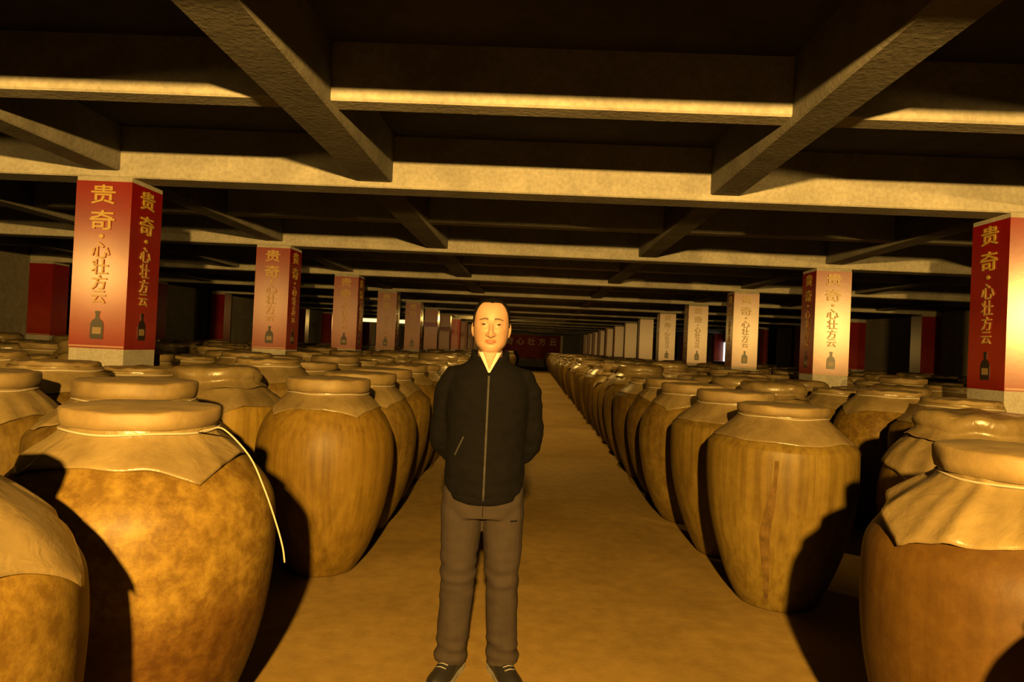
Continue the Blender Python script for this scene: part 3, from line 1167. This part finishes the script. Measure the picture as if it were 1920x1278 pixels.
# ribbed hem band
rows = []
for (dz, g) in ((-.002, .004), (.006, .010), (.034, .011), (.044, .003)):
    rows.append(ering(0.842 + dz, 0, 0, .160 + .10 * dz + g, .125 + .1 * dz + g, 48, 2.3, -.035))
MB().rings(rows, cap=False).build('hem_band', M['rib'], jk, smooth=True)
# stand-up collar, open in front
rows = []
N = 33
for i in range(N):
    a = -PI / 2 + (0.46 + (2 * PI - 0.92) * i / (N - 1))
    fr_ = max(0, -math.sin(a))
    ca, sa = math.cos(a), math.sin(a)
    zb = 1.430 - .035 * fr_ ** 2
    zt = 1.488 - .045 * fr_ ** 2
    ro, ri = (.087, .079), (.075, .070)
    rows.append([(ca * (ro[0] + .006), .012 + sa * (ro[1] + .012), zb), (ca * ro[0], .012 + sa * (ro[1] + .004), zt - .004), (ca * (ro[0] - .005), .012 + sa * ro[1], zt),
                 (ca * ri[0], .012 + sa * ri[1], zt - .006), (ca * (ri[0] + .002), .012 + sa * ri[1], zb)])
MB().rings(rows).build('collar', M['rib'], jk, smooth=True, clean=True)

# --- shirt and bare throat in the open neck of the jacket
rows = []
for i in range(13):
    t_ = i / 12
    z = 1.388 + .090 * t_
    hw = .004 + .048 * t_
    row = []
    for k in range(9):
        x = -hw + 2 * hw * k / 8
        p, nn = project(BJ, x, min(z, 1.440))
        y = (p.y if p else -.075) - .006 + max(0, z - 1.44) * .25
        row.append((x, y, z))
    rows.append(row)
sh = MB().rings(rows, closed=False, cap=False).build('shirt', M['shirt'], man, smooth=True)
solid_sheet(sh, .004)
rows = []
for i in range(11):
    t_ = i / 10
    z = 1.402 + .080 * t_
    hw = .001 + .030 * t_
    row = []
    for k in range(7):
        x = -hw + 2 * hw * k / 6
        p, nn = project(BJ, x, min(z, 1.440))
        y = (p.y if p else -.075) - .0125 + max(0, z - 1.44) * .25
        row.append((x, y, z))
    rows.append(row)
th_ = MB().rings(rows, closed=False, cap=False).build('throat', M['skin'], body, smooth=True)
solid_sheet(th_, .003)

# --- trousers
mb = MB()
eloft(mb, [(0.74, 0, .0, .165, .115), (0.80, 0, 0, .182, .126), (0.87, 0, 0, .182, .128), (0.93, 0, 0, .170, .120), (0.97, 0, 0, .16, .11)], 36)
for s in (-1, 1):
    mb.tube([(s * .088, .002, .86), (s * .094, 0, .74), (s * .098, -.002, .62), (s * .100, -.006, .48), (s * .106, .004, .34), (s * .112, .014, .20), (s * .116, .018, .11), (s * .118, .016, .065)],
            [.094, .098, .090, .078, .075, .072, .071, .073], 22)
tr = fuse(mb, 'trousers', 0.006, 4, M['trousers'], man)
displace(tr.data, lambda p: 0.009 * (math.exp(-((p.z - .47) / .09) ** 2) + 1.4 * math.exp(-((p.z - .12) / .07) ** 2) + .25)
         * noise.noise(Vector((p.x * 10, p.y * 10, p.z * 26))) + .006 * noise.noise(Vector((p.x * 14, p.y * 14, p.z * 5))))
BT = BVHTree.FromPolygons([v.co for v in tr.data.vertices], [tuple(p.vertices) for p in tr.data.polygons])
strip('side_pocket', [(.125 + .03 * i / 5, .735 + .0 * i) for i in range(6)], .003, .003, M['rib'], tr, BT)
strip('fly_seam', [(0.0, .80 - .012 * i) for i in range(6)], .0015, .0015, M['rib'], tr, BT)

# --- shoes
for s in (-1, 1):
    sh_root = empty('shoe', (s * .118, .02, 0), s * math.radians(20))
    sh_root.parent = man
    # along -y; heel at y=.09, toe at y=-.19
    st = [(.095, .026, .030, .055), (.085, .036, .045, .075), (.05, .040, .052, .085), (.0, .040, .046, .085), (-.05, .046, .040, .070), (-.10, .050, .036, .056), (-.145, .046, .030, .046), (-.175, .034, .022, .036), (-.19, .016, .010, .026)]
    rows = []
    for (y, wb, wt, h) in catmull(st, 3):
        rows.append([(-wb, y, .018), (-wb * 1.02, y, .018 + h * .35), (-wt * .95, y, .018 + h * .7), (-wt * .45, y, .014 + h), (0, y, .018 + h), (wt * .45, y, .014 + h), (wt * .95, y, .018 + h * .7), (wb * 1.02, y, .018 + h * .35), (wb, y, .018)])
    up = MB().rings(rows).build('upper', M['shoe'], sh_root, smooth=True)
    rows = []
    for (y, wb, wt, h) in catmull(st, 3):
        q = wb + .005
        rows.append([(-q, y * 1.02, 0), (-q, y * 1.02, .022), (q, y * 1.02, .022), (q, y * 1.02, 0)])
    MB().rings(rows).build('sole', M['sole'], sh_root)
    for i in range(4):
        y = -.035 - .022 * i
        z = .018 + (.076, .068, .061, .055)[i] + .004
        MB().tube([(-.024, y, z - .006), (0, y - .004, z + .001), (.024, y, z - .006)], .0028, 6).build('lace', M['lace'], up, smooth=True)

# ------------------------------------------------------------------ strip lights hung across the left bay
m, nt, b = mat_new('lit_diffuser')
b.inputs['Base Color'].default_value = (0.8, 0.7, 0.5, 1)
b.inputs['Emission Color'].default_value = (1.0, 0.78, 0.36, 1)
b.inputs['Emission Strength'].default_value = 1.5
M['diffuser'] = m
M['housing'] = plain('lamp_housing', (0.5, 0.48, 0.42), 0.5)
for i, (xa, xb) in enumerate(((-6.15, -5.05), (-4.95, -3.85))):
    st = tag(empty('strip_light', ((xa + xb) / 2, 24.0, 2.28)), ('left' if i == 0 else 'right') + '-hand glowing strip light hung between the left-hand pillars', 'lamp', 'strip lights in the left bay')
    hw = (xb - xa) / 2
    MB().box(-hw, hw, -.05, .05, .05, .085).build('housing', M['housing'], st)
    MB().box(-hw + .02, hw - .02, -.06, .06, -.07, .05).build('diffuser', M['diffuser'], st)
    for q in (-1, 1):
        MB().box(q * (hw - .01) - .012, q * (hw - .01) + .012, -.06, .06, -.07, .06).build('end_cap', M['housing'], st)
        MB().tube([(q * hw * .7, 0, .08), (q * hw * .7, 0, HC - 2.28)], .006, 6).build('hanging_rod', M['housing'], st)
